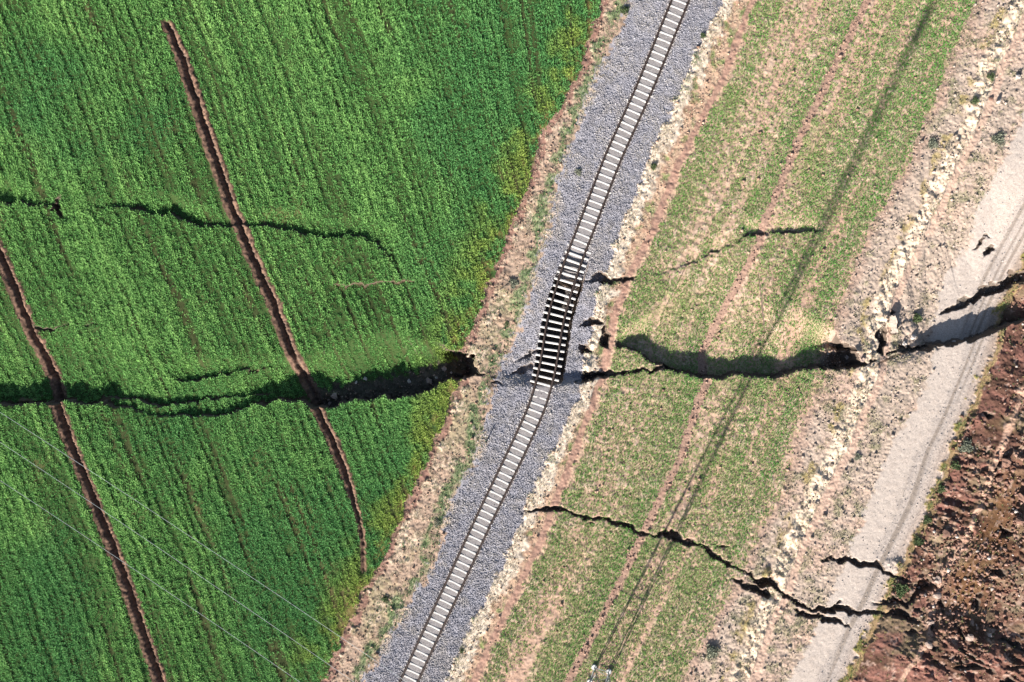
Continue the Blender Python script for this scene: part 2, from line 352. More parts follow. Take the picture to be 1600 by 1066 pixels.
    mb = sst(-3, 3, P - c + 4 * n4 + 9 * n1)
    mix(mb, C(169, 167, 175)); mix(mb * sst(-.2, .8, n4), C(154, 150, 155)); mix(mb * sst(.3, .8, n2 + .4 * n1) * .4, C(196, 184, 172))
    mix(mb * sst(26, 2, P - c) * sst(.1, .6, n1 + .3 * n2), C(214, 188, 160))
    mix(mb * sst(1.0, .6, wt) * .8, C(160, 153, 149)); mix(mb * sst(.25, .1, np.abs(wt - .85)) * .5, C(150, 134, 124)); mix(mb * sst(.35, .8, n2 - .3 * n1) * .5, C(150, 146, 150))
    md = sst(-1.5, 1.5, P - d + 3 * n4)
    mix(md, C(208, 176, 150)); mix(md * sst(.0, .7, n4 + .3 * n3), C(186, 150, 128))
    mix(md * sst(28, 17, P - d + 7 * n1 + 3 * n4) * .9, C(238, 221, 200)); mix(md * sst(22, 30, P - d) * sst(.25, .6, n1), C(150, 158, 104))
    mix(md * sst(.55, .9, n4 * .7 + n1 * .6) * .7, C(150, 125, 100))
    mix(pathE * md * .95, C(182, 146, 129)); mix(pathE * md * sst(.1, .7, n3) * .5, C(162, 122, 106))
    mf = sst(-1, 1, P - e - 9)
    mix(mf, C(198, 168, 144)); mix(mf * sst(.0, .8, n4), C(214, 186, 164)); mix(mf * sst(-.1, .7, n2 + .4 * n1) * .7, C(174, 160, 124))
    mix(mf * sst(.1, .6, -sF2) * .5, C(204, 164, 144))
    tc = C(180, 148, 130)
    mix(tr, tc); mix(tr * sst(.1, .8, n4 + .4 * n3) * .5, C(166, 128, 112))
    for off, wd, col in ((92, 3.2, C(222, 192, 166)), (-78, 3, C(214, 184, 156)), (-40, 3, C(206, 176, 148)), (52, 3, C(204, 172, 146))):
        mix(mf * sst(wd, wd * .4, np.abs(P - t - off)) * sst(-.5, .2, n2 + n1 * .6) * .8, col)
    mg = sst(-2, 2, P - g + 4 * n4)
    mix(mg, C(202, 181, 164)); mix(mg * sst(-.1, .7, n4), C(180, 162, 146)); mix(mg * sst(.1, .7, n1 + n2 * .4) * .55, C(164, 158, 124)); mix(mg * sst(22, 4, P - g) * .6, C(176, 142, 124))
    mix(mg * sst(.1, .8, n2 - .3 * n1) * .6, C(212, 178, 158))
    mix(bk * mg * .95, C(240, 218, 192)); mix(bk * mg * sst(.0, .7, n4 + .5 * n1) * .7, C(214, 184, 158))
    mix(pth * mg * .85, C(212, 180, 160))
    mix(mg * sst(9, 4, np.abs(P - h + 21)) * sst(0, .6, n1 + .2) * .6, C(186, 164, 96))
    mj = sst(-4, 4, P - j + 5 * n4)
    mix(mj, C(211, 196, 184)); mix(mj * sst(.0, .8, n4) * .5, C(198, 182, 170)); mix(mj * sst(.46, .58, fr + .07 * n1) * (.75 + .3 * n3), C(190, 177, 168))
    mix(mj * sst(.45, .6, fr) * sst(.0, .5, rut) * .9, C(160, 146, 134)); mix(mj * sst(.5, .7, fr) * sst(-.2, -.6, rut) * .7, C(210, 194, 182)); mix(mj * sst(.75, 1, fr) * .35, C(196, 168, 148))
    mk = sst(-2, 2, P - k + 3 * n1)
    mix(mk, C(176, 148, 112)); mix(mk * sst(.1, .6, n1), C(152, 142, 86))
    ms = sst(10, 14, P - k + 4 * n4)
    n6 = fbm(X / 1.8, Y / 1.3, 4, 83)
    n7 = fbm(X / 3.4, Y / 2.6, 3, 88)
    mix(ms, C(112, 82, 70)); mix(ms * sst(-.1, .7, n6), C(146, 104, 92)); mix(ms * sst(.0, .7, -n6 + .3 * n4), C(96, 74, 58)); mix(ms * sst(.1, .6, n7) * .75, C(138, 122, 98))
    mix(ms * sst(.25, .8, n2 + .5 * n4) * .6, C(150, 134, 110)); mix(ms * soft * .85, C(124, 90, 62))
    mix(ms * sst(.4, .85, n4 + .4 * n3) * .6, C(204, 172, 156))
    mix(ms * sst(7, 3, np.abs(P0 - p + 3 * n1)) * np.clip(.8 + .5 * n1, 0, 1), C(206, 168, 146))
    mix(np.clip(pit - .5, 0, 1) * .85, C(84, 78, 74)); mix(rim * (1 - mb * (1 - md)) * .8, C(104, 84, 70)); mix(bare * .85, C(92, 84, 76)); mix(bare * mb * (1 - md) * .9, C(165, 158, 158)); mix(bare * sst(.2, .9, n4 + n3 * .4) * .4, C(128, 114, 102))  # pit and crack floors: bare soil greyed darker, shade put into the colour
    out['A'] = np.clip(A, .004, .8)
    return out

# ------------------------------------------------------------------ mesh and material helpers
def mesh_np(name, V, F, mat=None, smooth=False, col=None):
    me = bpy.data.meshes.new(name)
    V = np.ascontiguousarray(V, f32); F = np.ascontiguousarray(F, np.int32)
    k = F.shape[1]
    me.vertices.add(len(V)); me.vertices.foreach_set('co', V.ravel())
    me.loops.add(F.size); me.loops.foreach_set('vertex_index', F.ravel())
    me.polygons.add(len(F)); me.polygons.foreach_set('loop_start', np.arange(0, F.size, k, dtype=np.int32))
    if smooth: me.polygons.foreach_set('use_smooth', np.ones(len(F), bool))
    if col is not None:
        at = me.color_attributes.new('tint', 'FLOAT_COLOR', 'POINT')
        c4 = np.ones((len(V), 4), f32); c4[:, :3] = col
        at.data.foreach_set('color', c4.ravel())
    me.update(calc_edges=True)
    if mat: me.materials.append(mat)
    return me

def obj(name, me, parent=None, loc=None):
    o = bpy.data.objects.new(name, me); COL.objects.link(o)
    if parent: o.parent = parent
    if loc is not None: o.location = loc
    return o

def tag(o, label=None, cat=None, group=None, kind=None):
    for k, v in (('label', label), ('category', cat), ('group', group), ('kind', kind)):
        if v: o[k] = v
    return o

def empty(name, loc, label, cat, group=None):
    o = bpy.data.objects.new(name, None); COL.objects.link(o); o.location = loc; o.empty_display_size = .3
    return tag(o, label, cat, group)

def new_mat(name):
    m = bpy.data.materials.new(name); m.use_nodes = True
    return m, m.node_tree.nodes, m.node_tree.links, m.node_tree.nodes['Principled BSDF']

def noise_node(N, L, scale, detail=4, rough=.6):
    tc = N.new('ShaderNodeTexCoord'); t = N.new('ShaderNodeTexNoise')
    t.inputs['Scale'].default_value = scale; t.inputs['Detail'].default_value = detail; t.inputs['Roughness'].default_value = rough
    L.new(tc.outputs['Object'], t.inputs['Vector']); return t

def ramp(N, L, src, stops):
    r = N.new('ShaderNodeValToRGB'); cr = r.color_ramp
    while len(cr.elements) < len(stops): cr.elements.new(.5)
    for el, (p, c) in zip(cr.elements, stops): el.position = p; el.color = (*c, 1)
    L.new(src, r.inputs[0]); return r

def mul(N, L, a, b, fac=1.0):
    m = N.new('ShaderNodeMix'); m.data_type = 'RGBA'; m.blend_type = 'MULTIPLY'; m.inputs[0].default_value = fac
    L.new(a, m.inputs[6]); L.new(b, m.inputs[7]); return m.outputs[2]

def ground_mat():
    m, N, L, B = new_mat('ground_earth')
    at = N.new('ShaderNodeAttribute'); at.attribute_name = 'tint'
    a = noise_node(N, L, 9, 5, .7); b = noise_node(N, L, 38, 3, .7)
    ra = ramp(N, L, a.outputs[0], [(.30, (.70, .69, .67)), (.7, (1.28, 1.28, 1.28))])
    rb = ramp(N, L, b.outputs[0], [(.32, (.72, .71, .70)), (.68, (1.26, 1.26, 1.27))])
    c = mul(N, L, mul(N, L, at.outputs['Color'], ra.outputs[0]), rb.outputs[0])
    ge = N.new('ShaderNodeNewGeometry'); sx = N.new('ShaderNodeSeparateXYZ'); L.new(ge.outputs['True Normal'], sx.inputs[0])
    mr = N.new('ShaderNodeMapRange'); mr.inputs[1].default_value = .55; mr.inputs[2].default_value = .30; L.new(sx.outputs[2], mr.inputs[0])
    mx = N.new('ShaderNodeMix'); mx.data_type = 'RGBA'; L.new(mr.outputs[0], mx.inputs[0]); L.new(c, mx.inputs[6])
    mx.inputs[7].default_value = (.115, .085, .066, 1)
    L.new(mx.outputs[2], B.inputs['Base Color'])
    B.inputs['Roughness'].default_value = 1; B.inputs['Specular IOR Level'].default_value = .1
    bp = N.new('ShaderNodeBump'); bp.inputs['Strength'].default_value = .6; bp.inputs['Distance'].default_value = .04
    L.new(b.outputs[0], bp.inputs['Height']); L.new(bp.outputs[0], B.inputs['Normal'])
    return m

def tint_mat(name, rough=.9, trans=0.0, nscale=14, lo=.85, hi=1.15):
    m, N, L, B = new_mat(name)
    at = N.new('ShaderNodeAttribute'); at.attribute_name = 'tint'
    a = noise_node(N, L, nscale, 2)
    r = ramp(N, L, a.outputs[0], [(.3, (lo,) * 3), (.7, (hi,) * 3)])
    c = mul(N, L, at.outputs['Color'], r.outputs[0])
    L.new(c, B.inputs['Base Color']); B.inputs['Roughness'].default_value = rough; B.inputs['Specular IOR Level'].default_value = .15
    if trans:
        tr = N.new('ShaderNodeBsdfTranslucent'); L.new(c, tr.inputs[0])
        mx = N.new('ShaderNodeMixShader'); mx.inputs[0].default_value = trans
        L.new(B.outputs[0], mx.inputs[1]); L.new(tr.outputs[0], mx.inputs[2])
        L.new(mx.outputs[0], N['Material Output'].inputs[0])
    return m

def flat_mat(name, c1, c2, scale=20, rough=.7, metal=0.0, bump=0.0):
    m, N, L, B = new_mat(name)
    a = noise_node(N, L, scale, 5, .65)
    r = ramp(N, L, a.outputs[0], [(.32, c1), (.68, c2)])
    L.new(r.outputs[0], B.inputs['Base Color']); B.inputs['Roughness'].default_value = rough; B.inputs['Metallic'].default_value = metal
    if bump:
        bp = N.new('ShaderNodeBump'); bp.inputs['Strength'].default_value = bump; bp.inputs['Distance'].default_value = .02
        L.new(a.outputs[0], bp.inputs['Height']); L.new(bp.outputs[0], B.inputs['Normal'])
    return m

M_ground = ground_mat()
M_leaf = tint_mat('young_leaf', .8, .25, 3)
M_straw = tint_mat('dry_straw', .9, .15, 3)
M_stone = tint_mat('loose_stone', .95, 0, 22, .8, 1.2)
M_bush = tint_mat('shrub_leaf', .85, .15, 6)
M_conc = flat_mat('sleeper_concrete', (.36, .34, .315), (.56, .53, .50), 5, .85, 0, .3)
M_rust = flat_mat('rusty_rail_steel', (.022, .014, .012), (.050, .029, .022), 6, .75, .2, .3)
M_galv = flat_mat('galvanised_steel', (.26, .27, .27), (.38, .39, .39), 8, .5, .5)
M_alu = flat_mat('aluminium_wire', (.34, .37, .36), (.42, .45, .44), 3, .45, .2)
M_foot = flat_mat('footing_concrete', (.42, .41, .39), (.58, .56, .53), 10, .9, 0, .3)
M_slab = flat_mat('pale_crusted_earth', (.34, .275, .22), (.48, .40, .325), 4, .95, 0, .5)
M_wood = flat_mat('weathered_wood', (.10, .08, .06), (.20, .16, .12), 15, .9, 0, .4)
M_porc = flat_mat('glazed_porcelain', (.16, .09, .06), (.22, .12, .08), 12, .25)

# ------------------------------------------------------------------ the ground: one sheet to the horizon, cut along its land-use borders
def axis(half, step):
    core = np.arange(-half, half + step * .5, step)
    ext = [half]; s = step
    while ext[-1] < 1500: s *= 1.18; ext.append(ext[-1] + s)
    ext = np.array(ext[1:])
    return np.concatenate([-ext[::-1], core, ext])
gx, gy = axis(52.0, .08), axis(36.0, .08)
GX, GY = np.meshgrid(gx, gy)
pl = plan(GX.ravel(), GY.ravel())
nx, ny = len(gx), len(gy)
V = np.stack([GX.ravel(), GY.ravel(), pl['z']], 1).astype(f32)
ii = (np.arange(ny - 1)[:, None] * nx + np.arange(nx - 1)[None, :]).ravel()
F = np.stack([ii, ii + 1, ii + nx + 1, ii + nx], 1)
fz = pl['zone'][F[:, 0]]
NAMES = ['wheat_field', 'field_verge', 'ballast_bed', 'trackside_verge', 'sparse_field', 'stony_verge', 'gravel_road', 'bare_soil']
for zi, nm in enumerate(NAMES):
    ff = F[fz == zi]
    if len(ff) == 0: continue
    used = np.unique(ff); remap = np.zeros(len(V), np.int32); remap[used] = np.arange(len(used))
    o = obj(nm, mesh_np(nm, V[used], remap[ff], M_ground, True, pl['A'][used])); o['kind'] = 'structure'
del remap, F, fz

# ------------------------------------------------------------------ plants and stones
def scatter(x0, x1, y0, y1, step):
    nxs, nys = int((x1 - x0) / step), int((y1 - y0) / step)
    gx_, gy_ = np.meshgrid(np.arange(nxs), np.arange(nys))
    x = x0 + (gx_.ravel() + rng.random(gx_.size)) * step; y = y0 + (gy_.ravel() + rng.random(gx_.size)) * step
    return x, y

def blades(x, y, z, L, W, nb, tint, lean=(.35, 1.05), spread=.05):
    """N tufts of nb single leaves each"""
    N_ = len(x) * nb
    X = np.repeat(x, nb) + rng.normal(0, spread, N_); Y = np.repeat(y, nb) + rng.normal(0, spread, N_); Z = np.repeat(z, nb) - .01
    Ln = np.repeat(L, nb) * rng.uniform(.65, 1.25, N_); Wd = np.repeat(W, nb) * rng.uniform(.8, 1.2, N_)
    az = rng.uniform(0, 2 * math.pi, N_); el = rng.uniform(lean[0], lean[1], N_)   # el = angle from vertical
    dx, dy = np.cos(az), np.sin(az)
    px_, py_ = -dy * Wd * .5, dx * Wd * .5
    m1 = .55 * Ln
    v = np.empty((N_, 5, 3), f32)
    bx, by = X, Y
    mx_, my_, mz_ = bx + dx * np.sin(el * .6) * m1, by + dy * np.sin(el * .6) * m1, Z + np.cos(el * .6) * m1
    e2 = np.minimum(el * 1.5, 1.75); m2 = Ln - m1
    v[:, 0] = np.stack([bx - px_ * .6, by - py_ * .6, Z], 1); v[:, 1] = np.stack([bx + px_ * .6, by + py_ * .6, Z], 1)
    v[:, 2] = np.stack([mx_ + px_, my_ + py_, mz_], 1); v[:, 3] = np.stack([mx_ - px_, my_ - py_, mz_], 1)
    v[:, 4] = np.stack([mx_ + dx * np.sin(e2) * m2, my_ + dy * np.sin(e2) * m2, mz_ + np.cos(e2) * m2], 1)
    b = np.arange(N_)[:, None] * 5
    tri = np.concatenate([b + [0, 1, 2], b + [0, 2, 3], b + [3, 2, 4]], 0)
    t = np.repeat(np.repeat(tint, nb, 0) * rng.uniform(.8, 1.2, (N_, 1)), 5, 0)
    return v.reshape(-1, 3), tri, t

def lerp(c1, c2, f): f = np.clip(f, 0, 1)[:, None]; return c1 * (1 - f) + c2 * f

def stuff(name, V_, F_, t, mat, label, cat):
    o = obj(name, mesh_np(name, V_, F_, mat, False, t)); tag(o, label, cat, None, 'stuff'); return o

G1, G2, G3, GY_ = np.array([.070, .218, .054]), np.array([.225, .415, .118]), np.array([.056, .208, .068]), np.array([.26, .33, .065])
# wheat, left
x, y = scatter(-58, 14, -41, 41, .135)
q = plan(x, y, False)
cl_ = vn(x / .33, y / .33, 201) * .6 + vn(x / .62, y / .62, 203) * .5
dens = (.80 + .42 * q['rows'] + .10 * q['n1'] + .34 * cl_ + .5 * q['lite']) * (1 - .8 * q['gap']) * (q['ditch'] < .35) * (q['bare'] < .4) * (q['rim'] < .5) * (q['P'] < q['a'] - 1) * np.where(q['P'] > q['a'] - 14, .75, 1)
kp = rng.random(len(x)) < dens
x, y = x[kp], y[kp]; q = {k: v[kp] for k, v in q.items()}; cl_ = cl_[kp]
edge = sst(-95, -10, q['P'] - q['a']) * sst(-.1, .55, q['n2'] + .4 * q['n1'] + .15)
tint = lerp(G1, G2, .40 + .38 * q['rows'] + .22 * q['n1'] + .30 * cl_ + .75 * q['lite']); tint = lerp(tint, G3, sst(0, .8, q['n5'] + sst(-260, -80, q['P'] - q['a']) * .5) * .6)
tint = lerp(tint, GY_, edge * .85)
L_ = (.21 + .11 * q['rows'] + .03 * q['n1'] + .11 * cl_).clip(.09, .42)
vb = blades(x, y, q['z'], L_, np.full(len(x), .050), 5, tint, spread=.055)
stuff('young_wheat', *vb, M_leaf, 'dense bright green young wheat in rows left of the railway', 'crop')
# right field
x, y = scatter(-6, 50, -41, 41, .15)
q = plan(x, y, False)
rowF = .35 * q['sF1'] + .35 * q['sF2']
right = sst(30, 75, q['P'] - q['t']) * .30 * sst(900, 250, q['Q'])
stripe = sst(22, 12, np.abs(q['P'] - q['t'] + 16)) * .35 + sst(28, 8, np.abs(q['P'] - q['e'] - 26)) * .12 + sst(24, 8, np.abs(q['P'] - q['g'] + 22)) * .3
cl_ = vn(x / .35, y / .35, 211) * .5 + vn(x / .8, y / .8, 213) * .4
dens = (.66 + .26 * cl_ + rowF * 1.45 + .14 * q['n1'] + .14 * q['n2'] + right + stripe) * (q['tr'] < .3) * (q['bare'] < .4) * (q['rim'] < .5) * (q['P'] > q['e'] + 9) * (q['P'] < q['g'] - 1)
kp = rng.random(len(x)) < dens
x, y = x[kp], y[kp]; q = {k: v[kp] for k, v in q.items()}; st = stripe[kp] + right[kp]
tint = lerp(np.array([.195, .310, .085]), np.array([.110, .270, .055]), .2 + st * 1.5 + .4 * q['n1'])
tint = lerp(tint, np.array([.32, .30, .17]), sst(.1, .9, -q['n1'] + .5 * q['n4']) * .35)
vb = blades(x, y, q['z'], np.full(len(x), .15), np.full(len(x), .045), 5, tint, spread=.06)
stuff('thin_crop', *vb, M_leaf, 'thin patchy green crop between the railway and the gravel road', 'crop')
# dry grass and weeds of the verges
x, y = scatter(-24, 58, -41, 41, .17)
q = plan(x, y, False)
z1 = q['zone']
fr_c = sst(16, 5, np.abs(q['P'] - q['c'] + 10))
dens = np.where(z1 == 1, .22 + .3 * q['n1'] + .45 * fr_c, 0) + np.where(z1 == 2, .55 * sst(18, 0, q['P'] - q['c']) * (q['n1'] > .1), 0) \
    + np.where(z1 == 3, .30 + .3 * q['n1'] + .3 * sst(24, 8, q['P'] - q['d']), 0) * (q['pathE'] < .3) \
    + np.where(z1 == 5, .16 + .35 * q['n1'] + .3 * q['n2'], 0) * (q['pth'] < .3) \
    + np.where(z1 == 7, (.55 + .5 * q['n1']) * sst(16, 6, q['P'] - q['k']) + .04, 0)
dens = dens * (q['bare'] < .3) * (q['pth'] < .4)
kp = rng.random(len(x)) < dens
x, y = x[kp], y[kp]; q = {k: v[kp] for k, v in q.items()}; fr_c = fr_c[kp]; z1 = z1[kp]
straw, weed, wy_ = np.array([.44, .37, .26]), np.array([.10, .17, .065]), np.array([.27, .23, .10])
tint = lerp(straw, weed, sst(.05, .6, q['n1'] * .6 + .9 * fr_c * (z1 < 3) + .4 * q['n2'] - .05))
tint = np.where((z1 == 7)[:, None], lerp(wy_, weed, sst(0, .6, q['n1'] + .2) * .8), tint)
tint = np.where((z1 == 5)[:, None], lerp(tint, np.array([.24, .22, .12]), np.full(len(x), .55)), tint)
vb = blades(x, y, q['z'], np.full(len(x), .17), np.full(len(x), .035), 5, tint, spread=.07)
stuff('dry_grass', *vb, M_straw, 'straw coloured dry grass and weeds on the verges', 'grass')

OCT = np.array([[1, 0, 0], [-1, 0, 0], [0, 1, 0], [0, -1, 0], [0, 0, 1], [0, 0, -1]], f32)
OF = np.array([[0, 2, 4], [2, 1, 4], [1, 3, 4], [3, 0, 4], [2, 0, 5], [1, 2, 5], [3, 1, 5], [0, 3, 5]])
def stones(x, y, z, r, tint):
    n = len(x)
    v = np.repeat(OCT[None], n, 0) * rng.uniform(.65, 1.25, (n, 6, 1)).astype(f32)
    v *= (r[:, None] * rng.uniform(.7, 1.2, (n, 3)))[:, None, :]
    an = rng.uniform(0, 6.28, n); tl = rng.uniform(-.7, .7, n)
    c, s = np.cos(tl)[:, None], np.sin(tl)[:, None]
    v = np.stack([v[:, :, 0] * c - v[:, :, 2] * s, v[:, :, 1], v[:, :, 0] * s + v[:, :, 2] * c], 2)
    c, s = np.cos(an)[:, None], np.sin(an)[:, None]
    v = np.stack([v[:, :, 0] * c - v[:, :, 1] * s, v[:, :, 0] * s + v[:, :, 1] * c, v[:, :, 2]], 2)
    v += np.stack([x, y, z + r * .25], 1)[:, None, :]
    f = (np.arange(n)[:, None, None] * 6 + OF[None]).reshape(-1, 3)
    return v.reshape(-1, 3), f, np.repeat(tint * rng.uniform(.72, 1.25, (n, 1)), 6, 0)
# ballast stones
x, y = scatter(-16, 24, -35, 35, .105)
q = plan(x, y, False)
kp = (q['zone'] == 2) & (rng.random(len(x)) < np.where(q['wt'] < .9, .45, .85) * sst(-2, 14, q['P'] - q['c']) )
x, y = x[kp], y[kp]; q = {k: v[kp] for k, v in q.items()}
r = rng.uniform(.042, .078, len(x)) * np.where(q['wt'] < .85, .7, 1) * (1 + .4 * (rng.random(len(x)) < .08))
vs = stones(x, y, q['z'] - np.where(q['wt'] < .85, .03, 0), r, lerp(C(171, 169, 177), C(186, 180, 177), .4 + q['n1']) * rng.uniform(.62, 1.22, (len(x), 1)))
stuff('ballast_stones', *vs, M_stone, 'grey crushed stone ballast along the railway line', 'gravel')
# field stones and clods outside the ballast
x, y = scatter(-22, 51, -35, 35, .19)
q = plan(x, y, False); z1 = q['zone']
fr = (q['P0'] - q['j']) / np.maximum(q['k'] - q['j'], 1)
dens = np.select([z1 == 1, z1 == 3, z1 == 4, z1 == 5, z1 == 6, z1 == 7], [.26, .22, .06 + .5 * (q['tr'] > .5), .34 + .3 * q['n1'], .10 + .60 * sst(.4, .6, fr) + .2 * q['n1'], .20 + .3 * q['n2'] + .25 * q['n1']], 0) + .35 * q['bare']
kp = rng.random(len(x)) < dens * np.where((q['pth'] > .3) | (q['pathE'] > .3), .15, 1)
x, y = x[kp], y[kp]; q = {k: v[kp] for k, v in q.items()}; z1 = z1[kp]
tint = np.empty((len(x), 3))
for zi, c1, c2 in ((0, C(140, 112, 94), C(170, 150, 134)), (1, C(196, 164, 142), C(150, 122, 104)), (2, C(170, 164, 166), C(190, 180, 172)), (3, C(214, 184, 158), C(160, 128, 108)),
                   (4, C(190, 160, 140), C(160, 128, 110)), (5, C(200, 180, 166), C(136, 124, 112)), (6, C(206, 196, 188), C(160, 152, 148)), (7, C(116, 82, 68), C(176, 142, 126))):
    k_ = z1 == zi; tint[k_] = lerp(c1, c2, rng.random(k_.sum()))
pale = (z1 == 7) & (rng.random(len(x)) < .05); tint[pale] = C(200, 186, 176)
r = np.where(z1 == 7, rng.gamma(1.6, .050, len(x)) * (1 + .8 * q['n2'].clip(-.9, 1)), np.where(z1 == 6, rng.gamma(4, .009, len(x)), rng.gamma(3, .021, len(x)))).clip(.025, .24)
vs = stones(x, y, q['z'], r, tint)
stuff('loose_stones', *vs, M_stone, 'scattered stones and soil clods on the verges, road and bare soil', 'stones')

def ground_z(px, py):
    return float(plan(np.array([wx(px)]), np.array([wy(py)]), False)['z'][0])

# ------------------------------------------------------------------ the railway track
yy = np.arange(-46, 46, .05)
cl = np.stack([wx(xR(533 - yy * S)), yy], 1)
ker = np.exp(-np.linspace(-2, 2, 101) ** 2); ker /= ker.sum()
xp = np.pad(cl[:, 0], 50, mode='reflect', reflect_type='odd'); cl[:, 0] = np.convolve(xp, ker, 'valid')
sl = np.concatenate([[0], np.cumsum(np.hypot(*np.diff(cl, axis=0).T))])
tan = np.gradient(cl, axis=0); tan /= np.linalg.norm(tan, axis=1)[:, None]
nor = np.stack([-tan[:, 1], tan[:, 0]], 1)
def track_z(y): return .535 + .16 * np.exp(-((y - wy(545)) / 2.2) ** 2) - .014 * np.exp(-((y - wy(612)) / 1.0) ** 2)
track = empty('railway_track', (cl[920, 0], cl[920, 1], .5), 'single railway track with pale concrete sleepers, bent sideways where the ground split', 'railway track')
T0 = np.array(track.location)
prof = [(-.095, 0), (.095, 0), (.095, .014), (.014, .035), (.014, .125), (.052, .132), (.052, .174), (.040, .182), (-.040, .182), (-.052, .174), (-.052, .132), (-.014, .125), (-.014, .035), (-.095, .014)]
for sgn in (1, -1):
    idx = np.arange(0, len(yy), 6)
    pts = cl[idx] + nor[idx] * sgn * .755; zz = track_z(yy[idx])
    n = len(prof); v = np.empty((len(idx), n, 3), f32)
    for k_, (pu, pz) in enumerate(prof):
        v[:, k_, :2] = pts - nor[idx] * pu; v[:, k_, 2] = zz + pz
    v -= T0
    i0 = (np.arange(len(idx) - 1)[:, None] * n + np.arange(n)[None]).ravel()
    i1 = (np.arange(len(idx) - 1)[:, None] * n + (np.arange(n)[None] + 1) % n).ravel()
    obj('rail', mesh_np('rail', v.reshape(-1, 3), np.stack([i0, i1, i1 + n, i0 + n], 1), M_rust), track)
def sleeper_mesh():
    xs = [-1.30, -1.28, -.95, -.55, -.25, .25, .55, .95, 1.28, 1.30]; zt = [-.07, -.03, .0, .0, -.035, -.035, .0, .0, -.03, -.07]
    vv = []; ff = []
    for x_, z_ in zip(xs, zt):
        wt_, wb = .064, .102
        e_ = .0
        vv += [(x_, -wb, -.22), (x_, -wb, z_ - .06), (x_, -wt_, z_ - .004), (x_, -wt_ + .02, z_), (x_, wt_ - .02, z_), (x_, wt_, z_ - .004), (x_, wb, z_ - .06), (x_, wb, -.22)]
    for i in range(len(xs) - 1):
        for k_ in range(8): ff.append((i * 8 + k_, i * 8 + (k_ + 1) % 8, (i + 1) * 8 + (k_ + 1) % 8, (i + 1) * 8 + k_))
    me = bpy.data.meshes.new('sleeper'); me.from_pydata(vv, [], ff + [tuple(range(8)), tuple(range((len(xs) - 1) * 8 + 7, (len(xs) - 1) * 8 - 1, -1))])
    bm = bmesh.new(); bm.from_mesh(me); bmesh.ops.recalc_face_normals(bm, faces=bm.faces)
    for sx_ in (-.755, .755):                      # the steel clips that hold the rail
        for o_ in (-.11, .11):
            r_ = bmesh.ops.create_cube(bm, size=1, matrix=Matrix.Translation((sx_ + o_, 0, .018)) @ Matrix.Diagonal((.06, .11, .04, 1)))
            for v_ in r_['verts']:
                for f_ in v_.link_faces: f_.material_index = 1
    bm.to_mesh(me); bm.free(); me.materials.append(M_conc); me.materials.append(M_rust); return me
SLM = sleeper_mesh()
s_all = np.arange(.3, sl[-1] - .3, .655)
spare = []
for s_ in s_all:
    y_ = np.interp(s_, sl, yy); x_ = np.interp(s_, sl, cl[:, 0]); i = int(np.clip(np.searchsorted(sl, s_), 0, len(yy) - 1))
    an = math.atan2(nor[i, 1], nor[i, 0]) + random.gauss(0, .012)
    loc = Vector((x_, y_, float(track_z(y_)) + random.gauss(0, .004))) - Vector(T0)
    py_ = 533 - y_ * S
    if -14 < py_ < 1080:
        o = obj('sleeper', SLM, track, loc); o.rotation_euler = (random.gauss(0, .01), random.gauss(0, .008), an)
    else: spare.append(Matrix.Translation(loc) @ Matrix.Rotation(an, 4, 'Z'))
bm = bmesh.new()
for mt in spare:
    t_ = SLM.copy(); t_.transform(mt); bm.from_mesh(t_); bpy.data.meshes.remove(t_)
me = bpy.data.meshes.new('sleeper_row'); bm.to_mesh(me); bm.free(); me.materials.append(M_conc); me.materials.append(M_rust)
o = obj('sleeper_row', me, track); o['kind'] = 'stuff'

# ------------------------------------------------------------------ lattice tower and its wires
def beam(bm, a, b, w, w2=None):
    a, b = Vector(a), Vector(b); d = b - a; q_ = d.to_track_quat('Z', 'Y').to_matrix().to_4x4()
    mt = Matrix.Translation((a + b) / 2) @ q_ @ Matrix.Diagonal((w, w2 or w, d.length, 1))
    bmesh.ops.create_cube(bm, size=1, matrix=mt)
def angle_iron(bm, a, b, w, t=.02, roll=0):
    a, b = Vector(a), Vector(b); d = b - a; q_ = d.to_track_quat('Z', 'Y').to_matrix().to_4x4() @ Matrix.Rotation(roll, 4, 'Z')
    for off, sz in (((w / 2, 0, 0), (w, t, d.length)), ((0, w / 2 + t / 2 + .001, 0), (t, w, d.length))):
        bmesh.ops.create_cube(bm, size=1, matrix=Matrix.Translation((a + b) / 2) @ q_ @ Matrix.Translation(off) @ Matrix.Diagonal((*sz, 1)))
def bm_obj(name, bm, mat, parent):
    me = bpy.data.meshes.new(name); bm.to_mesh(me); bm.free(); me.materials.append(mat); return obj(name, me, parent)

tb = Vector((*W2(936, 1057), 0)); tb.z = ground_z(936, 1057) - .05
tower = empty('lattice_tower', tb, 'slim grey lattice power pylon with concrete footings, casting a long shadow', 'pylon')
tower.rotation_euler.z = math.radians(-17)
TH = 36.0
def half(z_): return .72 - .50 * min(z_ / 20, 1)
cor = [(-1, -1), (1, -1), (1, 1), (-1, 1)]
for i, (cx_, cy_) in enumerate(cor):
    bm = bmesh.new()
    zs = [0.0, 10, 20, 30, TH]
    for z0, z1_ in zip(zs[:-1], zs[1:]):
        angle_iron(bm, (cx_ * half(z0), cy_ * half(z0), z0), (cx_ * half(z1_), cy_ * half(z1_), z1_), .10, .025, math.radians(90 * i))
    leg = bm_obj('leg', bm, M_galv, tower)
    bm = bmesh.new()
    bmesh.ops.create_cone(bm, cap_ends=True, segments=10, radius1=.30, radius2=.24, depth=.45, matrix=Matrix.Translation((cx_ * .72, cy_ * .72, .05)))
    bm_obj('footing', bm, M_foot, tower)
bm = bmesh.new(); z_ = .3; k_ = 0
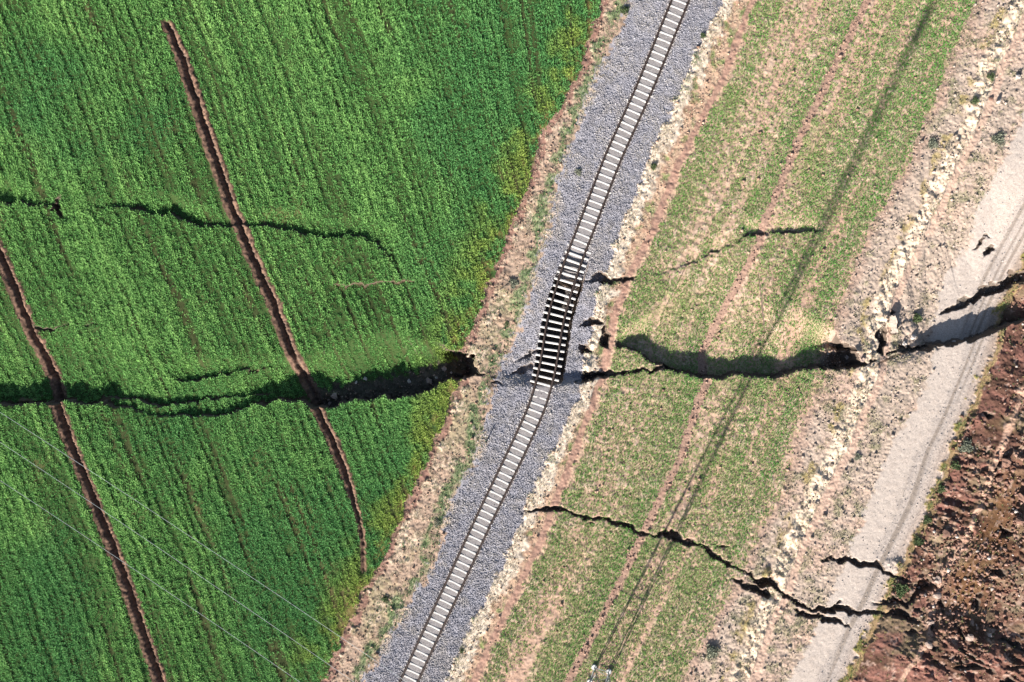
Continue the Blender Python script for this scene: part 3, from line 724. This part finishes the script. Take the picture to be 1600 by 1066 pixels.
while z_ < TH - .6:
    z2 = min(z_ + 1.45, TH - .1); h0, h1 = half(z_), half(z2)
    for i in range(4):
        a_, b_ = cor[i], cor[(i + 1) % 4]
        beam(bm, (a_[0] * h0, a_[1] * h0, z_), (b_[0] * h1, b_[1] * h1, z2), .034, .02)
        if k_ % 2 == 0: beam(bm, (b_[0] * h0, b_[1] * h0, z_ + .03), (a_[0] * h1, a_[1] * h1, z2 + .03), .034, .02)
        if k_ % 3 == 0: beam(bm, (a_[0] * h0, a_[1] * h0, z_ - .05), (b_[0] * h0, b_[1] * h0, z_ - .05), .05, .05)
    z_ = z2; k_ += 1
bm_obj('cross_bracing', bm, M_galv, tower)
# wires leave the tower towards the upper left of the picture
wire_dir = Vector((-.823, .568))
perp = Vector((.568, .823))
inv = Matrix.Rotation(-tower.rotation_euler.z, 2)
bm = bmesh.new()
tip = [None] * 3
for k_, off in enumerate((1.95, 0.0, -1.75)):
    pl_ = inv @ (perp * off)
    tip[k_] = pl_
a_, b_ = tip[0] * 1.05, tip[2] * 1.05
for dz_, w_ in ((TH - 1.3, .12), (TH - .8, .09)): beam(bm, (a_.x, a_.y, TH - 1.3), (b_.x, b_.y, TH - 1.3), .12) if dz_ == TH - 1.3 else None
for e_ in (a_, b_): beam(bm, (e_.x, e_.y, TH - 1.28), (0, 0, TH - .05), .08)
bm_obj('crossarm', bm, M_galv, tower)
for k_ in range(3):
    bm = bmesh.new()
    for j_ in range(6):
        bmesh.ops.create_cone(bm, cap_ends=True, segments=12, radius1=.13, radius2=.06, depth=.11, matrix=Matrix.Translation((tip[k_].x, tip[k_].y, TH - 1.46 - j_ * .125)))
    bm_obj('insulator', bm, M_porc, tower)
wl = ['upper right of the three pale power wires crossing the lower left corner', 'middle one of the three pale power wires crossing the lower left corner', 'lower left of the three pale power wires crossing the lower left corner']
far_px = [(-500, 668 - 500 * .675), (-500, 715 - 500 * .688), (-500, 770 - 500 * .672)]
for k_, off in enumerate((1.95, 0.0, -1.75)):
    A_ = Vector((tb.x + perp.x * off, tb.y + perp.y * off, tb.z + TH - 2.2))
    hB = 26.0; B_ = Vector((wx(far_px[k_][0]) * (H - hB) / H, wy(far_px[k_][1]) * (H - hB) / H, hB))
    pts = []
    for i in range(61):
        t_ = i / 60; p_ = A_.lerp(B_, t_); p_.z -= 1.6 * 4 * t_ * (1 - t_); pts.append(p_)
    d_ = (B_ - A_).normalized(); s_ = d_.cross(Vector((0, 0, 1))).normalized(); u_ = s_.cross(d_)
    vv = []; ff = []; R_ = .0105; ns = 6
    for p_ in pts:
        for j_ in range(ns):
            an = j_ / ns * 2 * math.pi; vv.append(p_ - A_ + s_ * math.cos(an) * R_ + u_ * math.sin(an) * R_)
    for i in range(60):
        for j_ in range(ns): ff.append((i * ns + j_, i * ns + (j_ + 1) % ns, (i + 1) * ns + (j_ + 1) % ns, (i + 1) * ns + j_))
    me = bpy.data.meshes.new('power_wire'); me.from_pydata([tuple(v_) for v_ in vv], [], ff); me.materials.append(M_alu)
    tag(obj('power_wire', me, None, A_), wl[k_], 'power wire', 'wires of the power line')

# ------------------------------------------------------------------ single things on the ground
def rock_mesh(name, r, seed, mat, flat=.7, sub=2, tint=None):
    bm = bmesh.new(); bmesh.ops.create_icosphere(bm, subdivisions=sub, radius=1)
    co = np.array([v_.co for v_ in bm.verts])
    n_ = fbm(co[:, 0] * 1.3 + seed * 7.1, co[:, 1] * 1.3 + co[:, 2] * 1.7 + seed, 3, seed)
    n2_ = vn(co[:, 0] * 3.5 + seed, co[:, 1] * 3.5 + co[:, 2] * 2.7, seed + 3)
    for v_, a1, a2 in zip(bm.verts, n_, n2_): v_.co *= float(1 + .62 * a1 + .22 * a2)
    sc = Vector((r * random.uniform(.8, 1.3), r * random.uniform(.8, 1.2), r * flat))
    for v_ in bm.verts: v_.co = Vector((v_.co.x * sc.x, v_.co.y * sc.y, v_.co.z * sc.z))
    me = bpy.data.meshes.new(name); bm.to_mesh(me); bm.free(); me.materials.append(mat); return me

def bush_mesh(name, r, h, n, c1, c2):
    an = rng.uniform(0, 6.28, n); rad = r * np.sqrt(rng.random(n)) * (1 + .35 * np.sin(an * 3 + rng.uniform(0, 6)))
    x, y = rad * np.cos(an), rad * np.sin(an); z = h * np.clip(1 - (rad / (r * 1.4)) ** 2, .1, 1) * rng.uniform(.15, 1, n)
    v, f, t = blades(x, y, z, np.full(n, r * .38), np.full(n, r * .16), 3, lerp(c1, c2, rng.random(n)), lean=(.2, 1.4), spread=r * .12)
    return mesh_np(name, v, f, M_bush, False, t)
def stem_mesh(name, r, h):
    bm = bmesh.new()
    for k_ in range(6):
        an = k_ * 1.047 + random.random(); beam(bm, (0, 0, -.1), (math.cos(an) * r * .55, math.sin(an) * r * .55, h * .75), .025)
    me = bpy.data.meshes.new(name); bm.to_mesh(me); bm.free(); me.materials.append(M_wood); return me

dg1, dg2 = np.array([.050, .078, .032]), np.array([.105, .14, .06])
gg1, gg2 = np.array([.15, .16, .115]), np.array([.24, .25, .18])
BUSHES = [  # px, py, radius m, height m, grey?, label
    (1506, 697, .75, .55, 1, 'grey green bush at the road edge, beside the red brown soil'),
    (1489, 727, .55, .45, 0, 'dark narrow bush on the yellow road edge below the grey green bush'),
    (1470, 764, .50, .40, 0, 'small dark bush on the road edge where the red soil bulges'),
    (1447, 812, .50, .45, 0, 'dark round bush on the road edge, right of the ruts'),
    (1432, 845, .55, .40, 0, 'low dark green bush at the corner of road edge and soil'),
    (1405, 920, .80, .50, 0, 'broad dark bush between two cracks at the road edge'),
    (1441, 497, .60, .60, 0, 'dark bush at the upper left end of the road scarp'),
    (1340, 714, .40, .40, 1, 'lone blue grey bush on the stony verge left of the road'),
    (1112, 1018, .75, .50, 1, 'big grey green bush near the lower edge of the stony verge'),
    (976, 18, .50, .45, 0, 'dark green bush at the top of the left ballast edge'),
    (903, 271, .40, .35, 1, 'grey bush on the left ballast shoulder north of the bend'),
    (684, 817, .40, .30, 1, 'grey bush on the left ballast edge south of the bend'),
    (803, 443, .55, .30, 1, 'grey green weed clump by the dry branch'),
    (1097, 58, .35, .35, 0, 'dark tuft on the right ballast edge near the top'),
    (1020, 262, .40, .40, 0, 'dark bush on the pale strip right of the railway'),
    (792, 506, .30, .30, 0, 'tiny dark bush on the pale left verge beside the bend'),
    (722, 1014, .30, .30, 0, 'tiny dark bush on the pale strip near the lower edge'),
    (602, 936, .40, .30, 0, 'dark bush on the left verge, lower part'),
    (1560, 218, .70, .40, 1, 'olive bush on the verge beside the upper road edge'),
    (1456, 226, .60, .30, 1, 'grey weed clump on the verge left of the pale bank'),
    (1546, 122, .45, .40, 0, 'dark bush in a gap of the pale bank near the top'),
    (1520, 160, .45, .35, 0, 'dark olive bush left of the pale bank'),
]
for px, py, r_, h_, grey, lab in BUSHES:
    g_ = ground_z(px, py)
    b_ = empty('bush', (wx(px), wy(py), g_), lab, 'bush', 'bushes on the verges')
    r_ *= .74; h_ *= .75
    obj('foliage', bush_mesh('foliage', r_, h_, int(60 + 160 * r_), gg1 if grey else dg1, gg2 if grey else dg2), b_)
    obj('stem', stem_mesh('stem', r_, h_), b_)

M_rockp = flat_mat('pale_rock', (.30, .26, .23), (.46, .41, .37), 6, .95, 0, .5)
M_rockg = flat_mat('grey_rock', (.20, .145, .115), (.32, .24, .20), 6, .95, 0, .5)
M_clod = flat_mat('soil_clod', (.11, .060, .042), (.19, .105, .076), 6, 1, 0, .6)
ROCKS = [
    ('rock', 1558, 160, .24, 1.9, M_rockp, 'upright white rock beside the reddish path near the top right', 'rock'),
    ('rock', 1548, 155, .20, .8, M_clod, 'small brown rock left of the upright white rock', 'rock'),
    ('rock', 1590, 121, .26, 1.5, M_rockp, 'pale rock at the right edge near the top, with black shadow', 'rock'),
    ('rock', 636, 597, .22, .8, M_rockp, 'bright white rock in the middle of the dark trench', 'rock'),
    ('rock', 668, 597, .36, .7, M_rockg, 'tan block of earth leaning on the trench side', 'rock'),
    ('rock', 680, 591, .18, .8, M_rockp, 'small pale rock right of the tan block in the trench', 'rock'),
    ('rock', 692, 577, .24, .7, M_rockg, 'reddish stone high on the upper trench side', 'rock'),
    ('rock', 703, 584, .16, .8, M_rockp, 'tiny pale stone near the right end of the trench', 'rock'),
    ('rock', 567, 593, .24, .8, M_rockp, 'pale rock under the upper lip of the trench', 'rock'),
    ('rock', 553, 599, .20, .8, M_rockp, 'pale pinkish rock left of another under the trench lip', 'rock'),
    ('rock', 518, 620, .34, .7, M_rockg, 'brown rubble block at the left end of the trench', 'rock'),
    ('rock', 509, 633, .22, .7, M_rockg, 'small brown rubble block at the foot of the ditch', 'rock'),
    ('rock', 1335, 559, .20, .8, M_rockp, 'pale stone in the right end of the right trench', 'rock'),
    ('rock', 1300, 565, .18, .8, M_rockg, 'grey stone in the middle of the right trench', 'rock'),
    ('rock', 1347, 562, .30, .7, M_rockg, 'tan block of earth at the end of the right trench', 'rock'),
    ('rock', 1432, 527, .30, .7, M_rockp, 'pale grey block in the rubble left of the road scarp', 'rock'),
    ('rock', 1418, 538, .28, .6, M_rockp, 'flat pale block in the rubble below the pale slab', 'rock'),
    ('rock', 1501, 535, .25, .6, M_rockp, 'pale lump on the lip of the road scarp', 'rock'),
    ('rock', 1378, 533, .16, .8, M_rockg, 'small stone inside the dark pit by the pale slab', 'rock'),
    ('soil_clod', 1564, 720, .42, 1.0, M_clod, 'large dark clod right of the pale line in the red soil', 'soil clod'),
    ('soil_clod', 1557, 748, .36, .9, M_clod, 'dark clod below the largest one in the red soil', 'soil clod'),
    ('soil_clod', 1542, 773, .34, .9, M_clod, 'dark clod on the pale line of the red soil', 'soil clod'),
    ('soil_clod', 1540, 785, .32, 1., M_clod, 'dark clod just under another on the pale line', 'soil clod'),
    ('soil_clod', 1589, 812, .42, .9, M_clod, 'broad dark clod near the right edge above the deep pit', 'soil clod'),
    ('soil_clod', 1598, 777, .45, .9, M_clod, 'dark clod cut by the right edge of the view', 'soil clod'),
    ('soil_clod', 1567, 647, .30, .9, M_clod, 'small dark clod by the upper end of the pale line', 'soil clod'),
    ('soil_clod', 1475, 833, .40, .6, M_clod, 'flat red brown clod left of the smooth brown patch', 'soil clod'),
    ('soil_clod', 1463, 905, .36, .9, M_rockg, 'pale block on the light line above the soil cracks', 'soil clod'),
    ('soil_clod', 1464, 930, .36, .8, M_rockg, 'long pale block on the light line between two soil cracks', 'soil clod'),
    ('soil_clod', 1452, 972, .36, .8, M_rockg, 'pale block at the lower end of the light ridge', 'soil clod'),
    ('soil_clod', 1445, 1003, .45, .7, M_rockg, 'tan block above the lowest dark hollow of the light line', 'soil clod'),
    ('soil_clod', 1512, 993, .46, .6, M_rockg, 'broad tan block right of the black soil cracks', 'soil clod'),
]
for i, (nm, px, py, r_, fl, mt, lab, cat) in enumerate(ROCKS):
    g_ = ground_z(px, py)
    o = obj(nm, rock_mesh(nm, r_ * .78, i + 3, mt, fl), None, (wx(px), wy(py), g_ + r_ * fl * .45)); o.rotation_euler.z = random.uniform(0, 6.28)
    tag(o, lab, cat, 'rocks near the cracks' if nm == 'rock' else 'clods on the red soil')

# tilted slab of pale crust by the right scarp
bm = bmesh.new(); bmesh.ops.create_grid(bm, x_segments=6, y_segments=12, size=.5)
for v_ in bm.verts: v_.co = Vector((v_.co.x * (.56 + .1 * math.sin(v_.co.y * 9)) + random.gauss(0, .022), v_.co.y * 1.6 + random.gauss(0, .03), random.gauss(0, .012)))
r_ = bmesh.ops.extrude_face_region(bm, geom=bm.faces[:])
for g_ in r_['geom']:
    if isinstance(g_, bmesh.types.BMVert): g_.co.z -= .35 + random.gauss(0, .02)
bmesh.ops.recalc_face_normals(bm, faces=bm.faces)
me = bpy.data.meshes.new('earth_slab'); bm.to_mesh(me); bm.free(); me.materials.append(M_slab)
o = obj('earth_slab', me, None, (wx(1397), wy(507), ground_z(1397, 507) + .38)); o.rotation_euler = (.08, -.16, math.radians(8))
tag(o, 'long pale slab broken loose from the bank beside a dark pit', 'slab')

# post on the ballast edge
g_ = ground_z(760, 690)
post = empty('marker_post', (wx(760), wy(690), g_), 'thin dark post standing on the left ballast edge with a long shadow', 'post')
bm = bmesh.new(); bmesh.ops.create_cone(bm, cap_ends=True, segments=8, radius1=.07, radius2=.06, depth=1.0, matrix=Matrix.Translation((0, 0, .40))); bm_obj('shaft', bm, M_wood, post)
bm = bmesh.new(); bmesh.ops.create_cone(bm, cap_ends=True, segments=8, radius1=.085, radius2=.02, depth=.10, matrix=Matrix.Translation((0, 0, .952))); bm_obj('cap', bm, M_wood, post)
# dry branch on the left verge
g_ = ground_z(786, 448)
bm = bmesh.new()
def twig(a_, b_, r0, r1, dpt):
    a_, b_ = Vector(a_), Vector(b_); d_ = b_ - a_
    bmesh.ops.create_cone(bm, cap_ends=True, segments=6, radius1=r0, radius2=r1, depth=d_.length, matrix=Matrix.Translation((a_ + b_) / 2) @ d_.to_track_quat('Z', 'Y').to_matrix().to_4x4())
    if dpt > 0:
        for _ in range(3):
            t_ = random.uniform(.3, .9); p_ = a_.lerp(b_, t_); q_ = Matrix.Rotation(random.uniform(-.8, .8), 3, 'Z') @ (d_ * random.uniform(.3, .55)); q_.z += .08
            twig(p_, p_ + q_, r1, r1 * .5, dpt - 1)
twig((-.3, -.3, .06), (.75, .22, .22), .05, .03, 2)
twig((.75, .22, .22), (-.15, .85, .30), .035, .02, 2)
me = bpy.data.meshes.new('dry_branch'); bm.to_mesh(me); bm.free(); me.materials.append(M_wood)
tag(obj('dry_branch', me, None, (wx(786), wy(448), g_)), 'forked dry branch lying on the left verge beside the bent track', 'branch')
